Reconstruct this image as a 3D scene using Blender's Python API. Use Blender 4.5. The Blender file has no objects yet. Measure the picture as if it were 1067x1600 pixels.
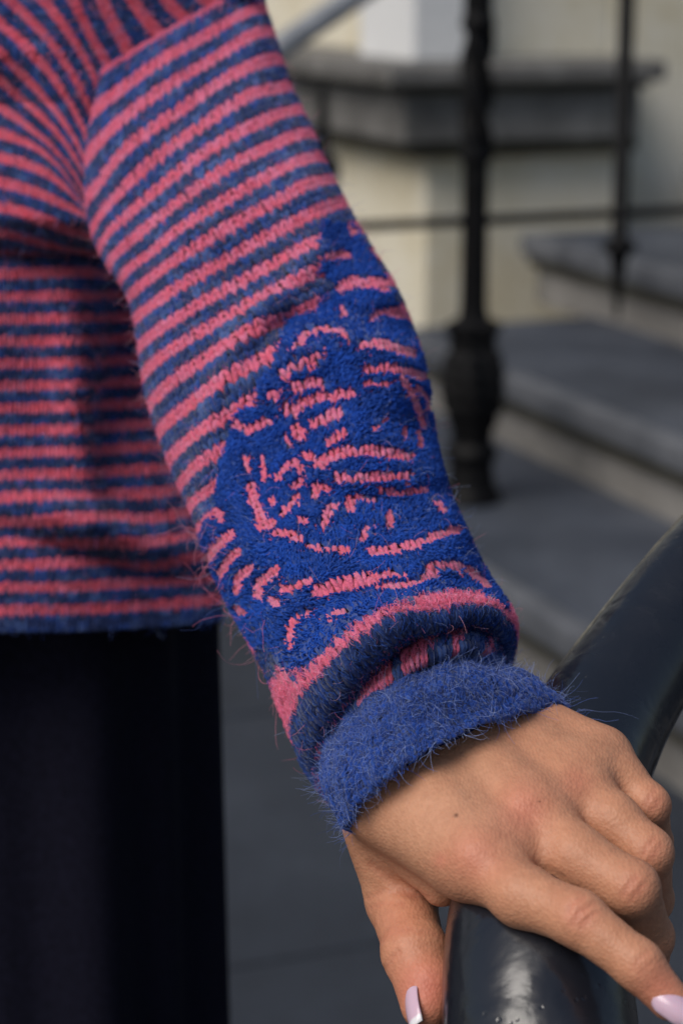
import bpy, math, random
import numpy as np
from mathutils import Vector, Matrix

random.seed(7)
rng = np.random.default_rng(7)
S = bpy.context.scene
COL = S.collection

# ------------------------------------------------------------------ camera
FPX = 75.0 / 36.0 * 1600.0          # focal length in photo pixels
PITCH = math.radians(14.3)
CAM = np.array([0.0, 0.0, 1.25])
SP, CP = math.sin(PITCH), math.cos(PITCH)
RIGHT = np.array([1.0, 0, 0]); FWD = np.array([0, CP, -SP]); UP = np.array([0, SP, CP])
cd = bpy.data.cameras.new('camera'); cam = bpy.data.objects.new('camera', cd); COL.objects.link(cam)
cam.location = CAM; cam.rotation_euler = (math.radians(90) - PITCH, 0, 0)
cd.sensor_fit = 'VERTICAL'; cd.sensor_height = 36; cd.lens = 75
cd.clip_start = 0.05; cd.clip_end = 500
cd.dof.use_dof = True; cd.dof.focus_distance = 0.735; cd.dof.aperture_fstop = 10.0
S.camera = cam

# ------------------------------------------------------------------ light
SUN_AZ, SUN_EL = math.radians(-133), math.radians(50)   # azimuth from +Y towards +X
w = bpy.data.worlds.new('World'); S.world = w; w.use_nodes = True
nt = w.node_tree; bg = nt.nodes['Background']
sky = nt.nodes.new('ShaderNodeTexSky'); sky.sky_type = 'NISHITA'; sky.sun_disc = False
sky.sun_elevation = SUN_EL; sky.sun_rotation = SUN_AZ
sky.dust_density = 3.0; sky.air_density = 1.2
nt.links.new(sky.outputs[0], bg.inputs[0]); bg.inputs[1].default_value = 0.074
sl = bpy.data.lights.new('sun', 'SUN'); so = bpy.data.objects.new('sun', sl); COL.objects.link(so)
sl.energy = 2.1; sl.angle = math.radians(38); sl.color = (1.0, 0.95, 0.88)
sd = Vector((math.sin(SUN_AZ) * math.cos(SUN_EL), math.cos(SUN_AZ) * math.cos(SUN_EL), math.sin(SUN_EL)))
so.rotation_euler = sd.to_track_quat('Z', 'Y').to_euler()
S.view_settings.view_transform = 'Standard'; S.view_settings.look = 'None'
S.view_settings.exposure = 0.08; S.view_settings.gamma = 1.0
S.view_settings.use_curve_mapping = False
S.render.engine = 'CYCLES'
S.cycles.max_bounces = 6; S.cycles.use_denoising = True
try: S.cycles_curves.shape = 'RIBBONS'
except Exception: pass

# ------------------------------------------------------------------ helpers
def U(px, py, d):
    """photo pixel + distance along the view axis -> world point"""
    px = np.asarray(px, float); py = np.asarray(py, float); d = np.asarray(d, float)
    return (CAM + d[..., None] * FWD + ((px - 533.5) / FPX * d)[..., None] * RIGHT
            - ((py - 800) / FPX * d)[..., None] * UP)
def proj(P):
    q = P - CAM
    d = q @ FWD
    return 533.5 + FPX * (q @ RIGHT) / d, 800 - FPX * (q @ UP) / d, d
def onY(px, py, y):
    r = FWD + (px - 533.5) / FPX * RIGHT - (py - 800) / FPX * UP
    return CAM + r * (y / r[1])
def onZ(px, py, z):
    r = FWD + (px - 533.5) / FPX * RIGHT - (py - 800) / FPX * UP
    return CAM + r * ((z - CAM[2]) / r[2])
CV = np.array([0.933, 0.36, 0]); CV /= np.linalg.norm(CV)      # the way the stairs climb
DV = np.array([-CV[1], CV[0], 0])                              # along the step edges
def cdz(c, d, z): return CV * c + DV * d + np.array([0, 0, z])

def link(o, parent=None):
    COL.objects.link(o)
    if parent is not None: o.parent = parent
    return o
def tag(o, label=None, cat=None, group=None, kind=None):
    if label: o['label'] = label
    if cat: o['category'] = cat
    if group: o['group'] = group
    if kind: o['kind'] = kind
    return o
def empty(name, loc=(0, 0, 0)):
    o = bpy.data.objects.new(name, None); o.empty_display_size = 0.05; o.location = loc
    return link(o)
def mesh_np(name, V, F, mat, parent=None, col=None, smooth=True, extra=None):
    """V (n,3) float, F (m,4) or (m,3) int"""
    V = np.ascontiguousarray(V, np.float32).reshape(-1, 3); F = np.ascontiguousarray(F, np.int32)
    me = bpy.data.meshes.new(name); k = F.shape[1]
    me.vertices.add(len(V)); me.vertices.foreach_set('co', V.ravel())
    me.loops.add(F.size); me.loops.foreach_set('vertex_index', F.ravel())
    me.polygons.add(len(F)); me.polygons.foreach_set('loop_start', np.arange(len(F), dtype=np.int32) * k)
    me.polygons.foreach_set('use_smooth', np.full(len(F), smooth))
    me.update(calc_edges=True); me.validate()
    if col is not None:
        a = me.attributes.new('col', 'FLOAT_COLOR', 'POINT')
        c = np.ones((len(V), 4), np.float32); c[:, :3] = np.asarray(col).reshape(-1, 3); a.data.foreach_set('color', c.ravel())
    for nm, arr in (extra or {}).items():
        a = me.attributes.new(nm, 'FLOAT', 'POINT'); a.data.foreach_set('value', np.ascontiguousarray(arr, np.float32).ravel())
    me.materials.append(mat)
    return link(bpy.data.objects.new(name, me), parent)
def fibres(name, P, rad, col, mat, parent=None, taper=True):
    """P (n,k,3) strands as hair curves, rad scalar or (n,), col (n,3)"""
    n, k, _ = P.shape
    hc = bpy.data.hair_curves.new(name); hc.add_curves([k] * n)
    hc.position_data.foreach_set('vector', np.ascontiguousarray(P, np.float32).ravel())
    R = np.broadcast_to(np.asarray(rad, np.float32).reshape(-1, 1), (n, 1)) * (np.linspace(1, 0.45, k)[None, :] if taper else np.ones((1, k)))
    a = hc.attributes.get('radius') or hc.attributes.new('radius', 'FLOAT', 'POINT')
    a.data.foreach_set('value', np.ascontiguousarray(np.broadcast_to(R, (n, k)), np.float32).ravel())
    a = hc.attributes.new('col', 'FLOAT_COLOR', 'POINT')
    c = np.ones((n, k, 4), np.float32); c[:, :, :3] = col[:, None, :]
    a.data.foreach_set('color', c.ravel())
    hc.materials.append(mat)
    o = link(bpy.data.objects.new(name, hc), parent); o['kind'] = 'stuff'; return o
def grid_faces(nu, nv, wrap=False):
    """index (u,v) -> u*nv+v"""
    mu = nu if wrap else nu - 1
    i, j = np.meshgrid(np.arange(mu), np.arange(nv - 1), indexing='ij')
    i2 = (i + 1) % nu
    return np.stack([i * nv + j, i2 * nv + j, i2 * nv + j + 1, i * nv + j + 1], -1).reshape(-1, 4)
def catmull(T, x):
    """T (n,m) control rows at integer x; C1 interpolation"""
    T = np.asarray(T, float); n = len(T)
    x = np.clip(np.asarray(x, float), 0, n - 1.000001)
    i = np.floor(x).astype(int); t = (x - i)[..., None]
    p0 = T[np.maximum(i - 1, 0)]; p1 = T[i]; p2 = T[np.minimum(i + 1, n - 1)]; p3 = T[np.minimum(i + 2, n - 1)]
    return 0.5 * (2 * p1 + (p2 - p0) * t + (2 * p0 - 5 * p1 + 4 * p2 - p3) * t**2 + (3 * p1 - p0 - 3 * p2 + p3) * t**3)
def tube(path, radii, ns=24, xsec=None):
    """path (n,3) -> V,F of a closed-ended tube; xsec(theta, i) optional radius factor"""
    P = np.asarray(path, float); n = len(P)
    T = np.gradient(P, axis=0); T /= np.linalg.norm(T, axis=1)[:, None]
    a = np.array([0, 0, 1.0]) if abs(T[0][2]) < 0.9 else np.array([1.0, 0, 0])
    Vs = []; b = np.cross(T[0], a); b /= np.linalg.norm(b)
    th = np.linspace(0, 2 * np.pi, ns, endpoint=False)
    for i in range(n):
        b = b - T[i] * (b @ T[i]); b /= np.linalg.norm(b); c = np.cross(T[i], b)
        r = radii[i] * (np.ones(ns) if xsec is None else xsec(th, i))
        Vs.append(P[i] + r[:, None] * (np.cos(th)[:, None] * b + np.sin(th)[:, None] * c))
    V = np.concatenate(Vs + [P[:1], P[-1:]])
    F = []
    for i in range(n - 1):
        j = np.arange(ns); j2 = (j + 1) % ns
        F.append(np.stack([i * ns + j, i * ns + j2, (i + 1) * ns + j2, (i + 1) * ns + j], -1))
    j = np.arange(ns); j2 = (j + 1) % ns; a0, a1 = n * ns, n * ns + 1
    F.append(np.stack([np.full(ns, a0), j2, j, np.full(ns, a0)], -1)[:, :4])
    F.append(np.stack([np.full(ns, a1), (n - 1) * ns + j, (n - 1) * ns + j2, np.full(ns, a1)], -1))
    return V, F
def mesh_py(name, V, Fl, mat, parent=None, smooth=True):
    fs = []
    for f in Fl:
        for q in np.asarray(f).tolist():
            q2 = []
            for x in q:
                if x not in q2: q2.append(x)
            fs.append(q2)
    me = bpy.data.meshes.new(name); me.from_pydata(np.asarray(V).tolist(), [], fs); me.update()
    for p in me.polygons: p.use_smooth = smooth
    me.materials.append(mat)
    return link(bpy.data.objects.new(name, me), parent)
def frame_box(name, c0, c1, d0, d1, z0, z1, mat, parent=None, bevel=0.008):
    """box in stair coordinates (climb, edge, height), edges rounded"""
    V = [cdz(c, d, z) for c in (c0, c1) for d in (d0, d1) for z in (z0, z1)]
    F = [[0, 1, 3, 2], [4, 6, 7, 5], [0, 4, 5, 1], [2, 3, 7, 6], [0, 2, 6, 4], [1, 5, 7, 3]]
    o = mesh_py(name, V, [F], mat, parent, smooth=False)
    if bevel:
        m = o.modifiers.new('bevel', 'BEVEL'); m.width = bevel; m.segments = 2; m.limit_method = 'ANGLE'
    return o

# ------------------------------------------------------------------ materials
def newmat(name):
    m = bpy.data.materials.new(name); m.use_nodes = True
    t = m.node_tree; return m, t, t.nodes['Principled BSDF']
def noise(t, scale, detail=4, rough=0.55, coord='Object', dist=0.0):
    tc = t.nodes.new('ShaderNodeTexCoord'); n = t.nodes.new('ShaderNodeTexNoise')
    n.inputs['Scale'].default_value = scale; n.inputs['Detail'].default_value = detail
    n.inputs['Roughness'].default_value = rough; n.inputs['Distortion'].default_value = dist
    t.links.new(tc.outputs[coord], n.inputs['Vector']); return n
def ramp(t, src, stops):
    r = t.nodes.new('ShaderNodeValToRGB'); e = r.color_ramp.elements
    while len(e) < len(stops): e.new(0.5)
    for k, (p, c) in enumerate(stops): e[k].position = p; e[k].color = (*c, 1)
    t.links.new(src, r.inputs[0]); return r
def bump(t, b, src, strength, dist, prev=None):
    n = t.nodes.new('ShaderNodeBump'); n.inputs['Strength'].default_value = strength; n.inputs['Distance'].default_value = dist
    t.links.new(src, n.inputs['Height'])
    if prev is not None: t.links.new(prev.outputs[0], n.inputs['Normal'])
    t.links.new(n.outputs[0], b.inputs['Normal']); return n
def stone(name, c1, c2, c3, scale=6, rough=0.75, bstr=0.4):
    m, t, b = newmat(name)
    n = noise(t, scale, 8, 0.65); r = ramp(t, n.outputs['Fac'], [(0.3, c1), (0.5, c2), (0.72, c3)])
    n2 = noise(t, scale * 25, 3); mx = t.nodes.new('ShaderNodeMixRGB'); mx.blend_type = 'OVERLAY'; mx.inputs[0].default_value = 0.35
    t.links.new(r.outputs[0], mx.inputs[1]); t.links.new(n2.outputs['Fac'], mx.inputs[2])
    t.links.new(mx.outputs[0], b.inputs['Base Color']); b.inputs['Roughness'].default_value = rough
    bump(t, b, n2.outputs['Fac'], bstr, 0.003); return m
def attr_mat(name, rough=0.85, sheen=0.3, bscale=None):
    m, t, b = newmat(name)
    a = t.nodes.new('ShaderNodeAttribute'); a.attribute_name = 'col'
    b.inputs['Roughness'].default_value = rough; b.inputs['Specular IOR Level'].default_value = 0.2
    b.inputs['Sheen Weight'].default_value = sheen; b.inputs['Sheen Roughness'].default_value = 0.5
    if bscale:
        n = noise(t, bscale, 3, 0.6, dist=1.5)
        mx = t.nodes.new('ShaderNodeMixRGB'); mx.blend_type = 'MULTIPLY'; mx.inputs[0].default_value = 0.75
        r = ramp(t, n.outputs['Fac'], [(0.3, (0.45, 0.45, 0.5)), (0.65, (1.15, 1.15, 1.15))])
        t.links.new(a.outputs['Color'], mx.inputs[1]); t.links.new(r.outputs[0], mx.inputs[2])
        t.links.new(mx.outputs[0], b.inputs['Base Color'])
        bump(t, b, n.outputs['Fac'], 0.8, 0.0006)
    else:
        t.links.new(a.outputs['Color'], b.inputs['Base Color'])
    return m
M_YARN = attr_mat('wool_yarn', 0.9, 0.25, 900)
M_FIBRE = attr_mat('wool_fibre', 0.7, 0.0)
M_BASE = attr_mat('wool_backing', 0.95, 0.0)
M_TREAD = stone('bluestone_tread', (0.028, 0.035, 0.050), (0.048, 0.057, 0.077), (0.085, 0.098, 0.125), 3.0, 0.55)
M_RISER = stone('grey_riser_stone', (0.10, 0.094, 0.087), (0.18, 0.172, 0.163), (0.28, 0.268, 0.255), 4.0, 0.8)
M_LIP = stone('pale_step_edge', (0.055, 0.06, 0.072), (0.10, 0.107, 0.123), (0.16, 0.168, 0.185), 5.0, 0.55)  # paler stone for the front edge of each tread
M_UNDERSHADE = stone('overhang_shade_stone', (0.03, 0.027, 0.015), (0.06, 0.054, 0.033), (0.09, 0.084, 0.06), 5.0, 0.8)  # olive dark colour holds the shade under nosings and ledge
M_LEDGE = stone('ledge_stone', (0.09, 0.087, 0.083), (0.15, 0.146, 0.14), (0.24, 0.235, 0.225), 5.0, 0.8)
M_PAVE = stone('pavement_stone', (0.013, 0.0175, 0.027), (0.020, 0.0262, 0.039), (0.033, 0.041, 0.057), 2.2, 0.75)
M_CREAM = stone('cream_render', (0.60, 0.52, 0.34), (0.74, 0.69, 0.56), (0.80, 0.76, 0.66), 1.6, 0.85, 0.2)
M_WHITE = stone('white_render', (0.66, 0.67, 0.68), (0.74, 0.75, 0.76), (0.78, 0.79, 0.80), 1.4, 0.8, 0.2)
M_GREY = stone('grey_facade', (0.10, 0.10, 0.105), (0.14, 0.14, 0.145), (0.18, 0.18, 0.185), 1.5, 0.8)
M_IRON, t, b = newmat('black_iron')
n = noise(t, 40, 5); r = ramp(t, n.outputs['Fac'], [(0.35, (0.002, 0.002, 0.0025)), (0.7, (0.007, 0.007, 0.008))])
t.links.new(r.outputs[0], b.inputs['Base Color']); b.inputs['Roughness'].default_value = 0.55; b.inputs['Specular IOR Level'].default_value = 0.15; bump(t, b, n.outputs['Fac'], 0.4, 0.002)

M_SKYSHEEN, t, b = newmat('sky_sheen_iron')  # sky reflection on the upper handrail painted as a pale base colour
n = noise(t, 12, 4); r = ramp(t, n.outputs['Fac'], [(0.3, (0.22, 0.23, 0.25)), (0.7, (0.34, 0.36, 0.39))]); t.links.new(r.outputs[0], b.inputs['Base Color'])
b.inputs['Roughness'].default_value = 0.35
# painted handrail: thick glossy paint with orange peel, dents and pinholes
M_RAIL, t, b = newmat('black_gloss_paint')
b.inputs['Base Color'].default_value = (0.010, 0.012, 0.018, 1); b.inputs['Roughness'].default_value = 0.16
b.inputs['Specular IOR Level'].default_value = 0.7
n1 = noise(t, 45, 3, 0.5, dist=0.4); n2 = noise(t, 300, 2); n3 = noise(t, 28, 2)
tc = t.nodes.new('ShaderNodeTexCoord'); v = t.nodes.new('ShaderNodeTexVoronoi'); v.inputs['Scale'].default_value = 190
t.links.new(tc.outputs['Object'], v.inputs['Vector'])
pr = ramp(t, v.outputs['Distance'], [(0.10, (0, 0, 0)), (0.20, (1, 1, 1))])
mk = ramp(t, n3.outputs['Fac'], [(0.46, (1, 1, 1)), (0.56, (0, 0, 0))])
mxp = t.nodes.new('ShaderNodeMixRGB'); mxp.blend_type = 'LIGHTEN'; mxp.inputs[0].default_value = 1
t.links.new(pr.outputs[0], mxp.inputs[1]); t.links.new(mk.outputs[0], mxp.inputs[2])
b1 = bump(t, b, n1.outputs['Fac'], 0.34, 0.003)
b2 = bump(t, b, n2.outputs['Fac'], 0.06, 0.0008, b1)
b3 = bump(t, b, mxp.outputs[0], 0.35, 0.0004, b2)
rr = ramp(t, n1.outputs['Fac'], [(0.35, (0.17, 0.17, 0.17)), (0.7, (0.34, 0.34, 0.34))]); t.links.new(rr.outputs[0], b.inputs['Roughness'])

M_TROUSER, t, b = newmat('navy_trouser_cloth')
n = noise(t, 300, 3); r = ramp(t, n.outputs['Fac'], [(0.3, (0.005, 0.005, 0.011)), (0.7, (0.009, 0.009, 0.020))])
t.links.new(r.outputs[0], b.inputs['Base Color']); b.inputs['Roughness'].default_value = 0.95; b.inputs['Specular IOR Level'].default_value = 0.1

M_SKIN, t, b = newmat('skin')
a = t.nodes.new('ShaderNodeAttribute'); a.attribute_name = 'col'
n1 = noise(t, 90, 5, 0.6); n2 = noise(t, 420, 3, 0.6)
mx = t.nodes.new('ShaderNodeMixRGB'); mx.blend_type = 'MULTIPLY'; mx.inputs[0].default_value = 1
r = ramp(t, n1.outputs['Fac'], [(0.3, (0.92, 0.89, 0.88)), (0.7, (1.05, 1.06, 1.06))])
t.links.new(a.outputs['Color'], mx.inputs[1]); t.links.new(r.outputs[0], mx.inputs[2])
mx2 = t.nodes.new('ShaderNodeMixRGB'); mx2.blend_type = 'MULTIPLY'; mx2.inputs[0].default_value = 1
r2 = ramp(t, n2.outputs['Fac'], [(0.3, (0.92, 0.90, 0.89)), (0.65, (1.03, 1.03, 1.03))])
t.links.new(mx.outputs[0], mx2.inputs[1]); t.links.new(r2.outputs[0], mx2.inputs[2])
t.links.new(mx2.outputs[0], b.inputs['Base Color'])
b.inputs['Subsurface Weight'].default_value = 0.12; b.inputs['Subsurface Radius'].default_value = (1.0, 0.35, 0.2); b.inputs['Subsurface Scale'].default_value = 0.004
b.inputs['Roughness'].default_value = 0.5; b.inputs['Specular IOR Level'].default_value = 0.35
v = t.nodes.new('ShaderNodeTexVoronoi'); v.inputs['Scale'].default_value = 900
tc = t.nodes.new('ShaderNodeTexCoord'); mp = t.nodes.new('ShaderNodeMapping'); mp.inputs['Rotation'].default_value = (0.3, 0.5, 0.6); mp.inputs['Scale'].default_value = (1, 0.55, 1)
t.links.new(tc.outputs['Object'], mp.inputs[0]); t.links.new(mp.outputs[0], v.inputs['Vector'])
b1 = bump(t, b, v.outputs['Distance'], 0.35, 0.0005); b2 = bump(t, b, n2.outputs['Fac'], 0.09, 0.0006, b1)
M_NAIL, t, b = newmat('nail_lilac')
tc = t.nodes.new('ShaderNodeAttribute'); tc.attribute_name = 'col'; t.links.new(tc.outputs['Color'], b.inputs['Base Color'])
b.inputs['Roughness'].default_value = 0.2; b.inputs['Subsurface Weight'].default_value = 0.1; b.inputs['Subsurface Scale'].default_value = 0.002

# ------------------------------------------------------------------ the setting: ground, steps, walls
def ground_sheet():
    V = [(-150, -150, 0), (150, -150, 0), (150, 150, 0), (-150, 150, 0)]
    o = mesh_py('pavement', V, [[[0, 1, 2, 3]]], M_PAVE); tag(o, kind='structure'); return o
pave = ground_sheet()
# flagstones near the steps
fi = 0
for a in range(-5, 5):
    for bb in range(-3, 9):
        off = 0.28 * (a % 2)
        c0 = -1.2 + a * 0.62; d0 = -0.6 + bb * 0.9 + off
        if c0 + 0.3 > 1.25: continue
        h = 0.012 + 0.004 * random.random()
        o = frame_box('flagstone', c0 + 0.003, c0 + 0.617, d0 + 0.003, d0 + 0.897, -0.02, h, M_PAVE, pave, 0.004)

stairs = empty('stone_stairs', tuple(cdz(1.6, 3.5, 0)))
tag(stairs, 'dark bluestone entrance steps climbing beside the cream wall', 'stairs')
def step(c0, c1, dfar, z0, z1, nose=0.045):
    def sub(n, *a, **k):
        o = frame_box(n, *a, **k); o.parent = stairs
        o.matrix_parent_inverse = Matrix.Translation(-stairs.location); return o
    t_ = 0.062
    sub('riser', c0 + nose, c1 + 0.12, 1.2, dfar - 0.03, z0 - 0.01, z1 - t_ - 0.028, M_RISER, bevel=0.004)
    sub('nosing_shade_strip', c0 + nose * 0.45, c1 + 0.12, 1.2, dfar - 0.015, z1 - t_ - 0.026, z1 - t_ - 0.002, M_UNDERSHADE, bevel=0.008)  # dark strip painting the shade below the tread overhang
    sub('tread', c0 + 0.055, c1 + 0.1, 1.2, dfar, z1 - t_, z1, M_TREAD, bevel=0.004)
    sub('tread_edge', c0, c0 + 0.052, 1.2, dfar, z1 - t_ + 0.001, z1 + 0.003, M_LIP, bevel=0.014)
step(1.575, 2.05, 4.95, 0.0, 0.18)
step(2.05, 2.56, 4.97, 0.18, 0.36)
step(2.58, 3.1, 5.33, 0.36, 0.54)
step(3.1, 4.4, 5.33, 0.54, 0.72)

house = empty('cream_house', tuple(cdz(2.5, 5.6, 0)))
tag(house, 'cream rendered house front with grey stone ledge behind the railing', 'house')
def hb(n, *a, **k):
    o = frame_box(n, *a, **k); o.parent = house; o.matrix_parent_inverse = Matrix.Translation(-house.location); return o
hb('plinth_wall', 2.37, 3.0, 5.5, 9.5, -0.02, 0.76, M_CREAM, bevel=0.01)
hb('wall', 3.0, 12.0, 5.62, 9.5, -0.02, 5.0, M_CREAM, bevel=0.01)
hb('upper_wall', 2.52, 3.0, 5.62, 9.5, 1.0, 5.0, M_CREAM, bevel=0.01)
hb('pilaster', 2.33, 2.52, 5.50, 5.9, 1.0, 5.0, M_WHITE, bevel=0.01)
hb('ledge_soffit', 2.30, 3.0, 5.43, 9.4, 0.745, 0.785, M_UNDERSHADE, bevel=0.01)
hb('ledge_band', 2.26, 2.985, 5.40, 9.4, 0.785, 0.925, M_LEDGE, bevel=0.01)
hb('ledge_cove', 2.24, 3.0, 5.375, 9.4, 0.925, 0.945, M_UNDERSHADE, bevel=0.006)
hb('ledge_slab', 2.19, 3.03, 5.33, 9.4, 0.945, 1.003, M_LEDGE, bevel=0.012)
far = empty('grey_plinth_townhouse', tuple(cdz(-2, 9.8, 0)))
tag(far, 'townhouse with dark grey plinth and added white upper wall beyond the cream house', 'house')
FINV = Matrix.Translation(-far.location)
def fb(n, *a, parent=None, **k):
    o = frame_box(n, *a, **k); o.parent = parent or far
    o.matrix_parent_inverse = FINV if parent is None else Matrix.Identity(4); return o
fb('plinth', -8, 2.0, 9.82, 12, -0.02, 1.75, M_GREY)
fb('wall', -8, 1.98, 9.9, 12, 1.75, 6.5, M_WHITE)  # unseen upper storey, made white so the rail reflects a bright streak
fb('door_panel', 0.6, 1.6, 9.78, 9.82, 0.0, 1.7, M_GREY)
M_PANE, t, b = newmat('window_pane'); b.inputs['Base Color'].default_value = (0.02, 0.025, 0.03, 1); b.inputs['Roughness'].default_value = 0.08
for c0 in (-6.6, -4.4, -2.2, 0.0):  # windows added out of view to show in that reflection
    wf = fb('window', c0, c0 + 1.1, 9.85, 9.9, 2.6, 4.6, M_WHITE)
    for q in (0, 1): fb('pane', c0 + 0.08 + q * 0.49, c0 + 0.53 + q * 0.49, 9.83, 9.85, 2.7, 4.5, M_PANE, parent=wf, bevel=0)

# ------------------------------------------------------------------ iron stair railing
post_xy = onZ(735, 782, 0.18)[:2]
def along(s): return np.array([post_xy[0] + CV[0] * s, post_xy[1] + CV[1] * s])
def zat(py, xy, px=735):
    return onY(px, py, xy[1])[2]
railing = empty('iron_stair_railing', (post_xy[0], post_xy[1], 0.18))
tag(railing, 'black wrought iron stair railing with twisted newel and hanging spears', 'railing')
RINV = Matrix.Translation(-railing.location)
def rtube(name, path, radii, ns=20, xsec=None):
    V, F = tube(path, radii, ns, xsec); o = mesh_py(name, V, F, M_IRON, railing); o.matrix_parent_inverse = RINV; return o
MM = np.linalg.norm(np.append(post_xy, 0.6) - CAM) / FPX     # metres per photo pixel there
prof = [(-170, 22), (-60, 22), (20, 22), (40, 27), (50, 23), (60, 25), (230, 25), (245, 28), (255, 20), (345, 20), (480, 21), (497, 24), (503, 40),
        (520, 42), (530, 34), (545, 38), (570, 50), (600, 54), (630, 50), (665, 36), (690, 30), (700, 42), (712, 42), (722, 34), (755, 38), (768, 46), (784, 50)]
ys = np.array([p[0] for p in prof], float); rs = np.array([p[1] for p in prof], float)
yy = np.sort(np.unique(np.concatenate([ys, np.linspace(-170, 784, 160)])))
zz = np.array([zat(y, post_xy) for y in yy]); rr_ = np.interp(yy, ys, rs) * MM
zz[-1] = 0.181
def xs_post(th, i):
    y = yy[i]
    if 45 < y < 240: return 0.84 + 0.24 * np.cos(3 * th + y * 0.075)
    if 500 < y < 700: return 0.95 + 0.10 * np.cos(6 * th + 0.02 * y) + 0.05 * math.sin(y * 0.25)
    return np.ones_like(th)
rtube('newel_post', np.stack([np.full_like(zz, post_xy[0]), np.full_like(zz, post_xy[1]), zz], 1), rr_, 32, xs_post)
zb = zat(345, post_xy)
A, B = along(-1.15), along(2.2)
rtube('cross_bar', np.array([[*A, zb - 0.004], [*along(0), zb], [*B, zb + 0.01]]), [0.0105] * 3, 12)
def hang(s, tip, collar, top=-300, w=13):
    xy = along(s); px = proj(np.array([[*xy, zb]]))[0][0]
    Z = lambda y: zat(y, xy, px)
    pr = [(top, w), (collar - 14, w), (collar - 10, w + 6), (collar - 5, w + 14), (collar + 6, w + 15), (collar + 12, w + 4), (collar + 25, w), (collar + 60, w * 0.7), (tip, 2)]
    p = np.array([[xy[0], xy[1], Z(y)] for y, _ in pr]); rtube('hanging_spear', p, [r * MM for _, r in pr], 16)
hang(0.328, 500, 385)
xy = along(-0.325); pxs = proj(np.array([[*xy, zb]]))[0][0]
fin = [(356, 9), (310, 9), (300, 14), (285, 24), (262, 26), (246, 20), (236, 10), (190, 8), (140, 5), (122, 1)]
rtube('spear_finial', np.array([[xy[0], xy[1], zat(y, xy, pxs)] for y, _ in fin]), [r * MM for _, r in fin], 16)
hang(0.98, 482, 385); hang(1.63, 482, 385)
h0 = U(250, 200, 4.2); h1 = U(490, 38, 4.45); h2 = U(800, -172, 4.75)
rtube('handrail', np.array([h0 + (h0 - h1), h0, h1, h2, h2 + (h2 - h1)]), [0.026] * 5, 20).data.materials[0] = M_SKYSHEEN

# ------------------------------------------------------------------ the thick handrail under the hand
ctrl = np.array([  # px, py, depth, radius mm
    (1330, 640, 0.90, 22), (1190, 800, 0.86, 22.3), (1100, 900, 0.835, 22.5), (1014, 1010, 0.812, 22.9), (934, 1136, 0.785, 24.9),
    (868, 1290, 0.745, 27.8), (840, 1445, 0.70, 29.6), (843, 1600, 0.675, 30.9), (860, 1760, 0.66, 31.2), (900, 1930, 0.665, 31)])
x = np.linspace(0, len(ctrl) - 1.001, 140)
ctrl[:, 3] *= 1 + 0.015 / ctrl[:, 2]; ctrl[:, 2] += 0.015
pc = catmull(np.concatenate([U(ctrl[:, 0], ctrl[:, 1], ctrl[:, 2]), ctrl[:, 3:] * 1e-3], 1), x)
end = pc[-1, :3]; dirn = pc[-1, :3] - pc[-2, :3]; dirn /= np.linalg.norm(dirn)
tail = []
for k in range(1, 14):                                   # the rail turns down into its post
    a = k / 13 * math.pi / 2; R0 = 0.07
    tail.append(np.append(end + dirn * R0 * math.sin(a) + np.array([0, 0, -1]) * R0 * (1 - math.cos(a)), 0.031))
last = tail[-1][:3]
tail += [np.append(last + np.array([0, 0, -1]) * f * (last[2] - 0.0), 0.031) for f in (0.1, 0.4, 0.7, 0.995)]
pc = np.concatenate([pc, np.array(tail)])
rail = empty('handrail', tuple(pc[-1, :3]))
tag(rail, 'thick black gloss painted handrail curving under the hand', 'handrail')
V, F = tube(pc[:, :3], pc[:, 3], 64)
o = mesh_py('rail', V, F, M_RAIL, rail); o.matrix_parent_inverse = Matrix.Translation(-rail.location)
far_end = pc[0, :3]
V, F = tube(np.array([[far_end[0], far_end[1], z] for z in (far_end[2], 0.5, 0.02)]), [0.02] * 3, 20)
o = mesh_py('post', V, F, M_IRON, rail); o.matrix_parent_inverse = Matrix.Translation(-rail.location)

# ------------------------------------------------------------------ the person
PERSON_LOC = U(40, 1000, 1.15); PERSON_LOC[2] = 0.0
person = empty('person', tuple(PERSON_LOC))
tag(person, 'person in a pink and blue striped knit sweater and dark trousers, hand on handrail', 'person')
PINV = Matrix.Translation(-Vector(PERSON_LOC))
def adopt(o, parent):
    o.parent = parent
    if parent is person: o.matrix_parent_inverse = PINV
    return o

# ---- hand: distance field in camera coordinates (x right, y down, z away), metres
def K(px, py, d): return np.array([(px - 533.5) / FPX * d, (py - 800) / FPX * d, d])
H = 0.0009
lo = np.array([-0.006, 0.035, 0.625]); hi = np.array([0.125, 0.183, 0.83])
dims = np.ceil((hi - lo) / H).astype(int)
gx, gy, gz = [np.arange(n, dtype=np.float32) * H + l for n, l in zip(dims, lo)]
GX, GY, GZ = np.meshgrid(gx, gy, gz, indexing='ij')
def cone(a, b, ra, rb):
    """tapered capsule between a and b (a, b as (px,py,depth)); radii in mm"""
    A = K(*a).astype(np.float32); B = K(*b).astype(np.float32); ab = B - A; L2 = float(ab @ ab)
    t = ((GX - A[0]) * ab[0] + (GY - A[1]) * ab[1] + (GZ - A[2]) * ab[2]) / L2
    np.clip(t, 0, 1, out=t)
    t2 = t * t * (3 - 2 * t) * 0.3 + t * 0.7
    dx = GX - A[0] - t * ab[0]; dy = GY - A[1] - t * ab[1]; dz = GZ - A[2] - t * ab[2]
    return np.sqrt(dx * dx + dy * dy + dz * dz) - np.float32(ra * 1e-3) - t2 * np.float32((rb - ra) * 1e-3)
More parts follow.
